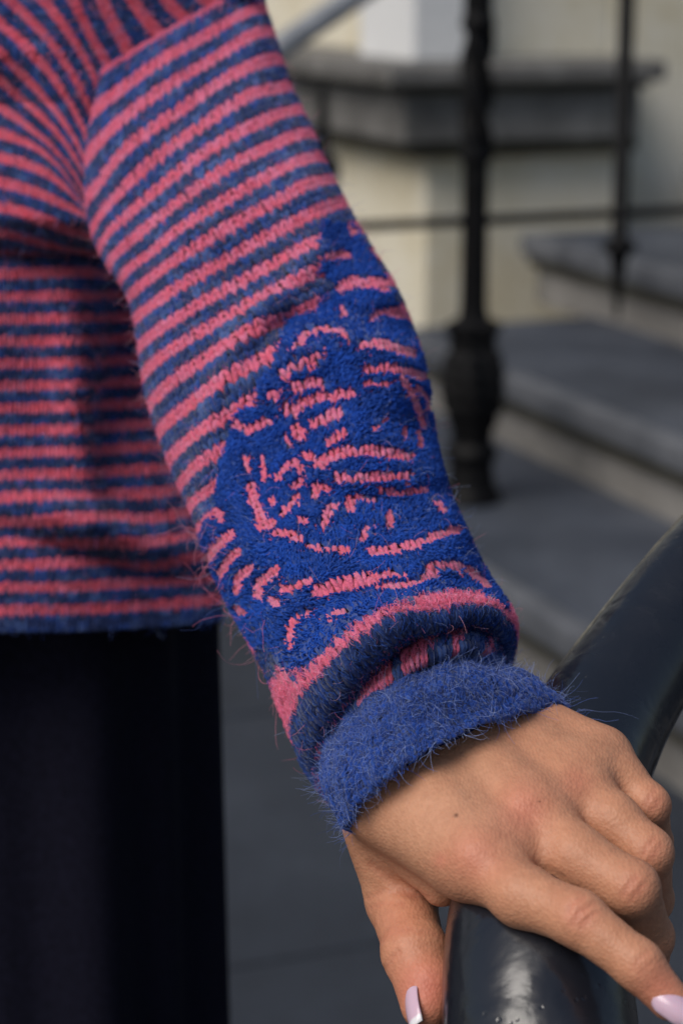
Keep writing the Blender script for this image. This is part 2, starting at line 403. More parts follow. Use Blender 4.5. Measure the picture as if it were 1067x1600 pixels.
def smin(a, b, k):
    k = np.float32(k); h = np.clip(0.5 + 0.5 * (b - a) / k, 0, 1)
    return b + (a - b) * h - k * h * (1 - h)
def blob(p, r): return cone(p, (p[0] + 0.5, p[1], p[2]), r, r)
MCP = [(750, 1345, 0.6975), (824, 1268, 0.716), (890, 1220, 0.733), (938, 1184, 0.748)]
WR = [(616, 1140, 0.766), (636, 1110, 0.771), (658, 1090, 0.777), (680, 1075, 0.784)]
palm = cone(WR[0], MCP[0], 15.5, 12.0)
for wv, m, ra, rb in ((WR[1], MCP[1], 16, 12.0), (WR[2], MCP[2], 15.5, 11.2), (WR[3], MCP[3], 14, 10.2)):
    palm = smin(palm, cone(wv, m, ra, rb), 0.010)
palm = smin(palm, cone((612, 1245, 0.737), (722, 1338, 0.709), 17.5, 12.5), 0.012)     # muscle between thumb and index
palm = smin(palm, cone((606, 1085, 0.790), (570, 950, 0.85), 20, 24), 0.012)            # forearm
palm = smin(palm, cone((664, 1085, 0.795), (640, 950, 0.855), 18, 22), 0.012)
palm = smin(palm, cone((760, 1330, 0.72), (880, 1230, 0.752), 9, 9), 0.010)             # pads under the knuckles
def finger(j, r):
    f = cone(j[0], j[1], r[0], r[1])
    for k in range(1, len(j) - 1):
        f = smin(f, cone(j[k], j[k + 1], r[k], r[k + 1]), 0.0035)
    return f
FING = [
    ([MCP[0], (815, 1399, 0.6805), (902, 1435, 0.667), (996, 1507, 0.657), (1046, 1563, 0.655)], (11.2, 9.9, 8.6, 7.5, 6.4)),
    ([MCP[1], (898, 1339, 0.6985), (985, 1388, 0.687), (1013, 1464, 0.708), (1010, 1525, 0.733)], (10.8, 10.2, 9.0, 8.0, 6.8)),
    ([MCP[2], (956, 1283, 0.7165), (1011, 1332, 0.708), (1015, 1405, 0.732), (1003, 1465, 0.760)], (10.0, 9.2, 8.2, 7.6, 6.6)),
    ([MCP[3], (972, 1220, 0.738), (1013, 1258, 0.731), (1019, 1315, 0.755), (1008, 1365, 0.776)], (9.2, 8.0, 7.0, 6.7, 6.0))]
for p_, r_ in (((790, 1322, 0.704), 9.5), ((862, 1262, 0.724), 9.0), ((893, 1266, 0.722), 8.5), ((922, 1206, 0.737), 8.2), ((815, 1345, 0.702), 7.5)):
    palm = smin(palm, blob(p_, r_), 0.010)
g = None
for j, r in FING:
    f = smin(palm, finger(j, r), 0.007)
    g = f if g is None else smin(g, f, 0.0014)
TH = [(604, 1285, 0.752), (627, 1405, 0.752), (648, 1488, 0.727), (664, 1572, 0.712)]
th_ = cone(TH[0], TH[1], 16, 12.2); th_ = smin(th_, cone(TH[1], TH[2], 12.0, 10.6), 0.004); th_ = smin(th_, blob(TH[2], 10.9), 0.003)
th_ = smin(th_, cone(TH[2], TH[3], 10.6, 8.2), 0.003)
th_ = smin(th_, blob((672, 1535, 0.716), 8.3), 0.004)
web = smin(palm, cone((620, 1300, 0.745), (690, 1385, 0.728), 11, 7), 0.01)
g = smin(g, smin(web, th_, 0.0035), 0.0014)
# knuckle heads and tendons
for m, r, out in ((MCP[0], 6.5, 5.0), (MCP[1], 6.2, 5.2), (MCP[2], 5.6, 4.6), (MCP[3], 5.0, 4.0)):
    g = smin(g, blob((m[0] - 6, m[1] - 8, m[2] - out * 1e-3), r), 0.006)
for wv, m in zip(WR[:3], MCP[:3]):
    g = smin(g, cone((wv[0] + 25, wv[1] + 20, wv[2] - 0.0125), (m[0] - 8, m[1] - 8, m[2] - 0.009), 2.2, 2.6), 0.006)
# surface nets
def surface_nets(g, lo, H):
    s = g < 0; n = g.shape
    c = np.zeros([k - 1 for k in n], np.int8)
    for a in (0, 1):
        for b in (0, 1):
            for cc in (0, 1): c += s[a:n[0]-1+a, b:n[1]-1+b, cc:n[2]-1+cc]
    act = (c > 0) & (c < 8); idx = np.full(act.shape, -1, np.int64); ii = np.argwhere(act); idx[act] = np.arange(len(ii))
    acc = np.zeros((len(ii), 3)); cnt = np.zeros(len(ii))
    cor = [np.array(q) for q in np.ndindex(2, 2, 2)]
    for p in range(8):
        for q in range(p + 1, 8):
            if abs(cor[p] - cor[q]).sum() != 1: continue
            A = ii + cor[p]; B = ii + cor[q]; ga = g[tuple(A.T)]; gb = g[tuple(B.T)]; m = (ga < 0) != (gb < 0)
            t = np.where(m, ga / np.where(m, ga - gb, 1), 0)
            acc[m] += (A + (B - A) * t[:, None])[m]; cnt[m] += 1
    V = lo + acc / cnt[:, None] * H
    Fs = []
    for ax in range(3):
        o = [k for k in range(3) if k != ax]
        sa = [slice(None)] * 3; sb = [slice(None)] * 3; sa[ax] = slice(0, -1); sb[ax] = slice(1, None)
        e = np.argwhere(s[tuple(sa)] != s[tuple(sb)])
        e = e[(e[:, o[0]] > 0) & (e[:, o[1]] > 0) & (e[:, o[0]] < n[o[0]] - 1) & (e[:, o[1]] < n[o[1]] - 1)]
        u = np.zeros(3, int); u[o[0]] = 1; v = np.zeros(3, int); v[o[1]] = 1
        q = [idx[tuple((e - d).T)] for d in (u + v, v, 0 * u, u)]
        q = np.stack(q, 1); fl = s[tuple(sa)][tuple(e.T)]
        if ax == 1: fl = ~fl
        q[fl] = q[fl][:, ::-1]; Fs.append(q)
    F = np.concatenate(Fs); F = F[(F >= 0).all(1)]
    return V, F
HV, HF = surface_nets(g, lo, H)
used = np.zeros(len(HV), bool); used[HF.ravel()] = True
remap = np.cumsum(used) - 1; HV = HV[used]; HF = remap[HF]
del GX, GY, GZ, palm, f, th_, web
# light smoothing
E = np.concatenate([HF[:, [0, 1]], HF[:, [1, 2]], HF[:, [2, 3]], HF[:, [3, 0]]])
def smooth(V, it, lam=0.5):
    deg = np.bincount(E[:, 0], minlength=len(V)) + np.bincount(E[:, 1], minlength=len(V))
    for _ in range(it):
        a = np.stack([np.bincount(E[:, 0], V[E[:, 1], k], len(V)) + np.bincount(E[:, 1], V[E[:, 0], k], len(V)) for k in range(3)], 1)
        V = V + lam * (a / deg[:, None] - V)
    return V
HV = smooth(HV, 3)
def vnormals(V, F):
    fn = np.cross(V[F[:, 2]] - V[F[:, 0]], V[F[:, 3]] - V[F[:, 1]]); N = np.zeros_like(V)
    for k in range(4): np.add.at(N, F[:, k], fn)
    return N / (np.linalg.norm(N, axis=1)[:, None] + 1e-12)
HN = vnormals(HV, HF)
# orientation check: normals should point away from the solid
if (HN * (HV - HV.mean(0))).sum() < 0: HF = HF[:, ::-1]; HN = -HN
hpx = 533.5 + FPX * HV[:, 0] / HV[:, 2]; hpy = 800 + FPX * HV[:, 1] / HV[:, 2]
front = HN[:, 2] < 0.15
def polydist(px, py, pts):
    P = np.asarray(pts, float); best = np.full(px.shape, 1e9)
    for (x0, y0), (x1, y1) in zip(P[:-1], P[1:]):
        dx, dy = x1 - x0, y1 - y0; L = dx * dx + dy * dy + 1e-9
        t = np.clip(((px - x0) * dx + (py - y0) * dy) / L, 0, 1)
        best = np.minimum(best, np.hypot(px - x0 - t * dx, py - y0 - t * dy))
    return best
CREASES = [  # polyline in the skin, depth mm, width px
    ([(884, 1432), (893, 1412), (912, 1402)], 0.75, 4), ([(893, 1444), (905, 1424), (925, 1414)], 0.8, 4), ([(908, 1449), (918, 1436), (932, 1426)], 0.6, 4),
    ([(972, 1400), (980, 1385), (993, 1370)], 0.8, 4), ([(984, 1408), (995, 1394), (1006, 1382)], 0.6, 4),
    ([(1003, 1336), (1012, 1322), (1022, 1310)], 0.7, 4), ([(1014, 1344), (1024, 1330), (1032, 1320)], 0.5, 4),
    ([(1008, 1258), (1015, 1244), (1022, 1236)], 0.6, 4), ([(1018, 1266), (1028, 1252)], 0.5, 4),
    ([(990, 1512), (998, 1499), (1012, 1488)], 0.6, 4), ([(1000, 1520), (1009, 1507)], 0.4, 4),
    ([(575, 1404), (600, 1392), (640, 1398), (672, 1402)], 0.7, 5), ([(578, 1418), (602, 1410), (630, 1412)], 0.4, 4), ([(580, 1352), (612, 1378), (650, 1397)], 1.2, 6),
    ([(604, 1512), (612, 1497), (622, 1488)], 0.8, 5), ([(655, 1457), (672, 1455), (688, 1464)], 0.6, 5), ([(594, 1470), (612, 1456), (640, 1452)], 0.4, 5),
    ([(726, 1312), (748, 1308), (770, 1318)], 0.25, 6), ([(722, 1330), (745, 1322), (765, 1330)], 0.25, 5),
    ([(778, 1337), (800, 1332), (835, 1350), (880, 1372)], 0.9, 6), ([(700, 1195), (720, 1222), (745, 1262)], 0.5, 12), ([(775, 1185), (800, 1205), (830, 1222)], 0.35, 12)]
disp = np.zeros(len(HV))
for pts, dep, wd in CREASES:
    dd = polydist(hpx, hpy, pts); disp -= 0.42 * dep * 1e-3 * np.exp(-(dd / wd) ** 2) * front
    disp += 0.05 * dep * 1e-3 * np.exp(-((dd - 2.2 * wd) / (1.3 * wd)) ** 2) * front
disp += 0.00005 * np.sin(HV[:, 0] * 900 + 3 * np.sin(HV[:, 1] * 500)) * np.sin(HV[:, 1] * 800 + 2 * np.sin(HV[:, 2] * 700))
HV2 = HV + HN * disp[:, None]
base = np.array([0.55, 0.262, 0.155]); red = np.array([0.59, 0.19, 0.13]); pale = np.array([0.60, 0.325, 0.205])
hc = np.tile(base, (len(HV), 1))
def mixc(c, wgt):
    global hc
    hc = hc * (1 - wgt[:, None]) + c * wgt[:, None]
rad = lambda x, y, s: np.exp(-((hpx - x) ** 2 + (hpy - y) ** 2) / s ** 2)
for x, y, s, a in ((738, 1335, 46, .6), (816, 1262, 42, .7), (900, 1222, 26, .4), (905, 1430, 28, .4), (993, 1388, 26, .35), (1022, 1330, 24, .3), (1024, 1256, 24, .3), (668, 1545, 55, .95), (1030, 1545, 45, .6), (688, 1344, 12, .6), (620, 1440, 40, .3)):
    mixc(red, a * rad(x, y, s) * front)
mixc(pale, 0.45 * np.clip(rad(720, 1225, 90) + rad(640, 1290, 60), 0, 1))
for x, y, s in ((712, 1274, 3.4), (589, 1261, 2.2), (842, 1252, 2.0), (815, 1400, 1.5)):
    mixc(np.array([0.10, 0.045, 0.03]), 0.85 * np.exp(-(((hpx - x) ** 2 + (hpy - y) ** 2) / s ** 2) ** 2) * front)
for pts, dep, wd in CREASES[:17]:
    mixc(red * 0.85, 0.22 * np.exp(-(polydist(hpx, hpy, pts) / (wd * 1.2)) ** 2) * front)
def c2w(Q): return CAM + Q[..., :1] * RIGHT - Q[..., 1:2] * UP + Q[..., 2:3] * FWD
body = adopt(mesh_np('body', c2w(HV2), HF, M_SKIN, None, hc), person)
body['label'] = 'bare hand with pale lilac nails resting on the handrail'
def nail(center, along_, normal, length, width, curve, tip=0.25):
    a = along_ / np.linalg.norm(along_); n_ = normal - a * (normal @ a); n_ /= np.linalg.norm(n_); s_ = np.cross(a, n_)
    nu, nv = 15, 19; V = []; C = []
    for layer in (0, 1):
        for i in range(nu):
            for j in range(nv):
                u_ = -1 + 2 * i / (nu - 1); v_ = -1 + 2 * j / (nv - 1)
                wv = (1 - max(0, abs(v_) - 0.35) ** 2.2 * (0.9 if v_ < 0 else 0.55))
                ang = u_ * curve; R = width / 2 / math.sin(curve)
                p = center + a * v_ * length / 2 * (1 - 0.12 * u_ * u_ * (1 if abs(v_) > .5 else 0.3)) + s_ * math.sin(ang) * R * wv + n_ * (R * (math.cos(ang) - 1) - 0.0009 * v_ * v_ - layer * 0.0006)
                V.append(p); C.append((0.80, 0.76, 0.80) if v_ > 1 - 2 * tip else (0.62, 0.43, 0.54))
    f0 = grid_faces(nu, nv); f1 = f0[:, ::-1] + nu * nv
    rim = [i * nv for i in range(nu)] + [(nu - 1) * nv + j for j in range(1, nv)] + [i * nv + nv - 1 for i in range(nu - 2, -1, -1)] + [j for j in range(nv - 2, 0, -1)]
    r_ = np.array(rim); r2 = np.roll(r_, -1)
    F = np.concatenate([f0, f1, np.stack([r2, r_, r_ + nu * nv, r2 + nu * nv], 1)])
    return mesh_np('fingernail', c2w(np.array(V)), F, M_NAIL, body, np.array(C))
i3, i2 = K(*FING[0][0][3]), K(*FING[0][0][2])
body_inv = None
o = nail(K(1050, 1569, 0.6472), i3 - i2 + np.array([0.001, 0, 0.002]), np.array([0.12, -0.28, -1.0]), 0.0135, 0.0086, 1.05, 0.08)
t3, t2 = K(*TH[3]), K(*TH[2])
o = nail(K(634, 1572, 0.7065), t3 - t2 + np.array([-0.001, 0.0, 0]), np.array([-0.97, -0.05, -0.28]), 0.0175, 0.0098, 0.95, 0.16)

# ------------------------------------------------------------------ knitwear
sweater = empty('sweater'); sweater.location = PERSON_LOC
adopt(sweater, person)
sweater.location = (0, 0, 0); sweater.matrix_parent_inverse = Matrix.Identity(4)
def wear(o):
    o.parent = sweater; o.matrix_parent_inverse = PINV; return o
PINK = np.array([0.75, 0.15, 0.27]); PINKHOT = np.array([0.82, 0.12, 0.175]); PINKPALE = np.array([0.78, 0.26, 0.43])
BLUE = np.array([0.016, 0.055, 0.25]); NAVY = np.array([0.008, 0.014, 0.055]); STEEL = np.array([0.06, 0.11, 0.28])
FELT = np.array([0.007, 0.055, 0.34])
def yarn_colour(pink, n):
    t = rng.random((n, 1)); q = rng.random((n, 1))
    p = PINK * (1 - 0.5 * t) + (np.where(q > 0.5, PINKHOT, PINKPALE)) * 0.5 * t
    bl = np.where(q < 0.38, NAVY, np.where(q < 0.78, BLUE, STEEL)); bl = bl * (0.55 + 0.9 * t) * 0.6 + 0.4 * BLUE
    return np.where(pink[:, None], p, bl)
def frame_at(P, u, v, eps=0.15):
    p = P(u, v)
    du = P(u + eps, v) - P(u - eps, v); dv = P(u, v + eps) - P(u, v - eps)
    n = np.cross(du, dv); n /= np.linalg.norm(n, axis=-1)[..., None] + 1e-12
    return p, n, du / (2 * eps), dv / (2 * eps)
NR, NS = 7, 6
def stitches(P, cols, rows, sgn=1.0, thick=0.0011, wid=0.235, jitter=0.06, boost=None):
    bo = np.zeros(len(cols)) if boost is None else boost
    """returns per-stitch leg geometry: V (n,NR*NS,3), F template"""
    n = len(cols); t = np.linspace(0, 1, NR)
    out = []
    for s in (-1, 1):
        ju = rng.normal(0, jitter, (n, 1)); jv = rng.normal(0, jitter, (n, 1)); jt = 1 + rng.normal(0, 0.12, (n, 1))
        uu = cols[:, None] + 0.5 + ju + s * (0.03 + 0.40 * (t ** 0.85))[None, :]
        vv = rows[:, None] + jv + (1.50 - 1.90 * t)[None, :]
        h = (np.sin(np.pi * np.clip(t * 0.9 + 0.08, 0, 1)) * 1.25 - 0.45)[None, :] * thick
        p, nn, du, dv = frame_at(P, uu, vv)
        p = p + nn * (sgn * (h + bo[:, None] * 0.0004))[..., None]
        T = np.gradient(p, axis=1); T /= np.linalg.norm(T, axis=2)[..., None] + 1e-12
        Bv = np.cross(T, nn); Bv /= np.linalg.norm(Bv, axis=2)[..., None] + 1e-12
        wu = np.linalg.norm(du, axis=2)[..., None] * wid * (1 + 0.12 * bo)[:, None, None]
        prof_ = (0.30 + 0.70 * np.sin(np.pi * np.clip(0.08 + 0.80 * t, 0, 1)))[None, :, None] * jt[..., None]
        th = np.linspace(0, 2 * np.pi, NS, endpoint=False)
        ring = p[:, :, None, :] + (Bv * wu * prof_)[:, :, None, :] * np.cos(th)[None, None, :, None] + (nn * thick * 0.95 * prof_)[:, :, None, :] * np.sin(th)[None, None, :, None]
        out.append(ring.reshape(n, NR * NS, 3))
    return np.concatenate(out, 1)                      # (n, 2*NR*NS, 3)
_i, _j = np.meshgrid(np.arange(NR - 1), np.arange(NS), indexing='ij'); _j2 = (_j + 1) % NS
LEG = np.stack([_i * NS + _j, _i * NS + _j2, (_i + 1) * NS + _j2, (_i + 1) * NS + _j], -1).reshape(-1, 4)
LEG = np.concatenate([LEG, LEG + NR * NS])
def stitch_mesh(name, SV, colr):
    n = len(SV); k = SV.shape[1]
    F = (LEG[None] + (np.arange(n) * k)[:, None, None]).reshape(-1, 4)
    o = wear(mesh_np(name, SV.reshape(-1, 3), F, M_YARN, None, np.repeat(colr, k, 0))); o['kind'] = 'stuff'; return o
def fuzz(name, P, uv, length, lift, rad, colr, npt=6, sgn=1.0, curl=1.0, mat=None):
    n = len(uv); p, nn, du, dv = frame_at(P, uv[:, 0], uv[:, 1])
    a = rng.random(n) * 2 * np.pi
    e1 = du / (np.linalg.norm(du, axis=1)[:, None] + 1e-12); e2 = np.cross(nn, e1)
    d = np.cos(a)[:, None] * e1 + np.sin(a)[:, None] * e2 + sgn * nn * lift * rng.random((n, 1)) * 2
    d /= np.linalg.norm(d, axis=1)[:, None]
    L = length * (0.4 + 1.2 * rng.random((n, 1)))
    pts = [p + sgn * nn * 0.0008]; step_ = L / (npt - 1)
    bend = rng.normal(0, 0.45 * curl, (n, 3))
    for k in range(npt - 1):
        bend += rng.normal(0, 0.30 * curl, (n, 3)); d = d + bend * 0.55 - sgn * nn * 0.12 * lift
        d /= np.linalg.norm(d, axis=1)[:, None]; pts.append(pts[-1] + d * step_)
    return wear(fibres(name, np.stack(pts, 1), rad, colr, mat or M_FIBRE))

# ---- the sleeve surface: rings through left edge, right edge and nearest point (px, py, depth)
SEC = [  # L, R, F
    ((168, 112, 1.03), (402, -22, 1.05), (275, 40, 1.020)),
    ((150, 185, 1.03), (412, 18, 1.05), (272, 86, 1.008)),
    ((141, 252, 1.02), (424, 55, 1.04), (272, 131, 0.996)),
    ((141, 318, 1.01), (438, 100, 1.03), (281, 174, 0.984)),
    ((150, 364, 1.005), (452, 142, 1.02), (290, 217, 0.971)),
    ((162, 392, 0.995), (470, 178, 1.01), (302, 257, 0.957)),
    ((178, 418, 0.985), (487, 214, 1.00), (316, 293, 0.942)),
    ((196, 442, 0.978), (502, 252, 0.99), (335, 326, 0.927)),
    ((209, 468, 0.970), (518, 285, 0.98), (352, 360, 0.913)),
    ((217, 500, 0.962), (536, 320, 0.97), (370, 398, 0.905)),
    ((223, 545, 0.952), (558, 362, 0.96), (388, 436, 0.895)),
    ((229, 590, 0.942), (583, 405, 0.95), (405, 470, 0.883)),
    ((240, 637, 0.932), (610, 450, 0.94), (425, 505, 0.870)),
    ((254, 680, 0.922), (632, 498, 0.93), (445, 548, 0.857)),
    ((270, 722, 0.912), (650, 548, 0.92), (462, 596, 0.847)),
    ((287, 760, 0.902), (661, 600, 0.91), (476, 642, 0.838)),
    ((303, 795, 0.892), (667, 650, 0.90), (488, 688, 0.829)),
    ((317, 830, 0.880), (674, 702, 0.89), (500, 733, 0.820)),
    ((330, 868, 0.870), (688, 755, 0.88), (512, 778, 0.810)),
    ((346, 905, 0.860), (708, 808, 0.87), (528, 822, 0.800)),
    ((366, 945, 0.850), (732, 860, 0.86), (548, 862, 0.788)),
    ((390, 988, 0.840), (757, 908, 0.85), (572, 900, 0.775)),
    ((418, 1040, 0.830), (782, 948, 0.84), (594, 932, 0.762)),
    ((448, 1115, 0.818), (799, 988, 0.83), (614, 958, 0.735)),
    ((482, 1190, 0.808), (790, 1026, 0.822), (632, 988, 0.728)),
    ((518, 1222, 0.805), (770, 1045, 0.822), (640, 1006, 0.750)),
    ((530, 1190, 0.806), (758, 1046, 0.822), (645, 1018, 0.768)),
    ((522, 1165, 0.806), (772, 1046, 0.822), (654, 1012, 0.745)),
    ((524, 1180, 0.806), (770, 1050, 0.822), (654, 1038, 0.734)),
    ((530, 1185, 0.806), (752, 1050, 0.822), (650, 1054, 0.752)),
]
SEC = [np.array(s) for s in SEC]
LRF = np.array([np.concatenate([U(*s[0]), U(*s[1]), U(*s[2])]) for s in SEC])
SC = np.concatenate([(LRF[:, :3] + LRF[:, 3:6]) / 2, (LRF[:, 3:6] - LRF[:, :3]) / 2, LRF[:, 6:] - (LRF[:, :3] + LRF[:, 3:6]) / 2], 1)
NCOL = 68
VK = np.array([1 + 4.0 * k for k in range(21)] + [84.5, 87, 89.05, 91.3, 93.5, 95, 97, 98.8, 100])
FOLDS = [  # polyline in photo px on the sleeve, height m, width px
    ([(500, 395), (455, 440), (400, 505), (365, 560), (340, 620), (322, 680), (318, 740)], 0.0048, 22),
    ([(520, 462), (470, 485), (420, 520), (390, 560)], -0.0028, 18),
    ([(450, 512), (520, 495), (600, 498), (650, 520)], -0.0050, 26), ([(470, 555), (540, 545), (600, 565), (635, 610)], 0.0045, 34),
    ([(455, 640), (540, 640), (640, 660)], -0.0015, 30),
    ([(470, 768), (540, 778), (620, 782), (700, 770)], -0.0035, 20), ([(430, 840), (520, 880), (620, 880), (710, 850)], 0.0025, 40),
    ([(480, 962), (560, 935), (650, 918), (740, 905)], -0.0022, 18),
    ([(350, 950), (400, 930), (470, 960)], -0.0015, 30), ([(430, 980), (470, 960), (520, 950)], 0.0015, 25),
    ([(200, 330), (230, 400), (250, 470)], -0.0015, 22), ([(360, 60), (420, 170), (470, 270)], 0.0010, 30)]
VIEWN = None
def sleeve(u, v):
    u, v = np.broadcast_arrays(np.asarray(u, float), np.asarray(v, float))
    k = np.interp(v, VK, np.arange(len(VK))); th = 2 * np.pi * u / NCOL
    s = catmull(SC, k); cx = np.cos(th)[..., None]; sx = np.sin(th)[..., None]
    e = s[..., 3:6]; f = s[..., 6:9]
    p = s[..., :3] + e * cx + f * sx
    px, py, d = proj(p)
    n = f / (np.linalg.norm(f, axis=-1)[..., None] + 1e-12)
    wgt = np.clip(np.sin(th) * 2.5, 0, 1)
    z = np.zeros(px.shape)
    for pts, a, wd in FOLDS:
        dd = polydist(px, py, pts); z = z + 1.5 * a * np.exp(-(dd / wd) ** 2)
    z = z + 0.0020 * np.sin(3 * th + 0.7 * k) + 0.0017 * np.sin(5 * th - 1.1 * k + 1) + 0.0011 * np.sin(7 * th + 1.9 * k)
    kk = np.clip((24 - k) / 2, 0, 1)
    lump = np.exp(-((k - 23.4) / 1.4) ** 2) * (0.0040 * np.sin(4 * th + 0.6) + 0.0026 * np.sin(7 * th + 2.2) + 0.0014 * np.sin(13 * th))
    return p + n * ((z * kk + lump) * wgt)[..., None] + n * (0.0012 * np.sin(9 * th) * (1 - kk))[..., None]
SGN_S = 1.0
_p, _n, _, _ = frame_at(sleeve, np.array([NCOL / 4.0]), np.array([40.0]))
if (_n[0] @ (CAM - _p[0])) < 0: SGN_S = -1.0

MOTIF = [(500, 350), (503, 400), (495, 420), (522, 455), (500, 470), (495, 495), (450, 500), (445, 530), (440, 545), (430, 580), (405, 600), (405, 630), (368, 650), (362, 690),
         (350, 730), (342, 800), (325, 815), (318, 850), (330, 900), (370, 960), (405, 1010), (425, 1000), (450, 1050), (490, 1040), (545, 985), (600, 955), (670, 930), (740, 925),
         (790, 960), (775, 925), (742, 880), (712, 810), (697, 750), (677, 690), (672, 620), (647, 545), (605, 455), (548, 355)]
LINES = [  # pink showing through the embroidery: polyline px, width px
    ([(533, 452), (550, 445), (575, 444), (602, 450)], 18), ([(508, 403), (525, 402), (541, 404)], 9), ([(544, 362), (548, 368)], 8),
    ([(579, 504), (585, 494), (600, 484)], 7), ([(604, 489), (620, 493)], 12), ([(537, 484), (537, 497)], 6),
    ([(467, 545), (478, 528), (490, 522), (515, 519), (532, 524), (543, 531)], 8), ([(564, 543), (580, 541), (605, 545), (638, 556)], 15),
    ([(612, 579), (632, 581), (654, 590)], 11), ([(444, 586), (460, 573), (478, 566), (496, 560)], 17), ([(463, 607), (480, 601), (497, 600), (505, 603)], 15),
    ([(573, 579), (586, 578), (598, 578)], 10), ([(570, 604), (585, 600), (600, 604)], 6), ([(448, 640), (461, 645), (477, 631), (510, 622), (550, 619)], 11),
    ([(495, 664), (512, 658), (530, 650)], 16), ([(513, 697), (525, 688), (537, 680)], 13), ([(465, 673), (472, 686)], 11), ([(447, 687), (454, 700)], 8),
    ([(582, 675), (597, 661)], 4), ([(627, 674), (627, 683)], 7), ([(624, 594), (640, 620), (652, 655), (655, 670)], 7), ([(646, 608), (660, 622), (664, 640)], 6), ([(648, 680), (652, 700)], 6),
    ([(500, 731), (520, 717), (545, 709), (565, 706), (600, 710), (635, 717)], 17), ([(527, 747), (560, 748), (600, 746), (634, 745)], 13), ([(593, 768), (620, 770), (655, 766)], 8),
    ([(546, 800), (547, 783), (560, 780), (583, 785)], 11), ([(505, 826), (512, 808), (521, 796)], 9), ([(566, 848), (569, 838), (574, 828)], 8), ([(607, 828), (608, 812)], 10),
    ([(579, 869), (600, 867), (621, 863), (650, 855), (690, 838), (708, 832)], 9), ([(500, 924), (530, 916), (560, 911), (582, 908)], 12), ([(598, 904), (612, 900), (626, 903)], 8),
    ([(604, 922), (635, 921), (655, 910), (674, 903)], 10), ([(663, 893), (690, 886), (711, 889)], 10), ([(676, 788), (690, 802)], 8), ([(726, 893), (757, 920)], 9),
    ([(333, 804), (344, 802), (350, 813)], 13), ([(330, 872), (345, 853), (366, 838)], 11), ([(352, 895), (363, 874), (378, 862)], 14), ([(377, 922), (378, 902), (397, 888)], 14),
    ([(411, 931), (412, 911), (437, 891)], 14), ([(445, 919), (458, 920), (487, 908)], 14), ([(432, 941), (437, 942)], 11), ([(387, 716), (391, 738)], 6), ([(395, 762), (401, 786)], 11),
    ([(407, 797), (412, 812)], 11), ([(413, 826), (427, 823)], 12), ([(437, 838), (452, 839), (471, 846)], 9), ([(485, 857), (510, 862), (540, 867)], 7), ([(445, 806), (455, 794), (466, 781)], 9),
    ([(428, 785), (432, 790)], 6), ([(460, 765), (473, 754)], 9), ([(492, 780), (498, 764), (511, 766)], 10), ([(472, 819), (476, 819)], 9), ([(480, 716), (488, 718)], 14), ([(413, 722), (416, 752)], 5),
    ([(436, 750), (452, 731), (464, 726), (472, 736)], 6), ([(457, 998), (463, 976), (470, 962), (488, 957)], 8), ([(520, 967), (548, 961)], 6), ([(376, 947), (387, 955)], 8),
    ([(374, 664), (390, 675), (405, 668), (421, 661)], 10), ([(426, 619), (430, 620)], 10), ([(418, 1029), (424, 1050)], 9), ([(440, 1035), (446, 1070)], 9)]
def inside(px, py, poly):
    r = np.zeros(px.shape, bool); P = poly; n = len(P)
    for i in range(n):
        (x0, y0), (x1, y1) = P[i], P[(i + 1) % n]
        c = ((y0 > py) != (y1 > py)) & (px < (x1 - x0) * (py - y0) / (y1 - y0 + 1e-12) + x0); r ^= c
    return r
def line_gap(px, py):
    """distance (px) outside the nearest pink patch; negative = inside"""
    b = np.full(px.shape, 1e9)
    for pts, wd in LINES: b = np.minimum(b, polydist(px, py, pts) - wd * (0.64 if wd < 12.5 else 0.46))
    return b
ROWS = np.arange(0, 100); COLS = np.arange(NCOL)
cc_, rr2 = np.meshgrid(COLS, ROWS); cc_ = cc_.ravel().astype(float); rr2 = rr2.ravel().astype(float)
p, n_, _, _ = frame_at(sleeve, cc_ + 0.5, rr2 + 0.5)
fx, fy, _ = proj(p); facing = np.sin(2 * np.pi * (cc_ + .5) / NCOL) > -0.15
inm = inside(fx, fy, MOTIF) & facing
pink = (np.floor(rr2) % 4 < 2)
gap = line_gap(fx, fy)
pink = np.where(inm, gap < 5, pink)
tuck = rr2 > 94
pink = np.where(tuck, (np.floor(cc_ / 2.6 + 0.35 * np.sin(cc_)) % 2 == 0), pink)
scol = yarn_colour(pink, len(pink))
roll_shade = (rr2 >= 90) & (rr2 <= 94); scol[roll_shade] = np.array([0.012, 0.030, 0.13]) * (0.8 + 0.8 * rng.random((roll_shade.sum(), 1)))  # turned-under rows: the shade below the roll is in this darker blue
felted = inm & (gap > 5)
scol[felted] = scol[felted] * 0.4 + FELT * 0.6
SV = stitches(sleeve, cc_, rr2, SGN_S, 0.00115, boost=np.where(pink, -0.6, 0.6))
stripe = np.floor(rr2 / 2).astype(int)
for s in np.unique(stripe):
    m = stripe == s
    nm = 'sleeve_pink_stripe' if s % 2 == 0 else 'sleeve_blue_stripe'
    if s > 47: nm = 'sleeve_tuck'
    stitch_mesh(nm, SV[m], scol[m])
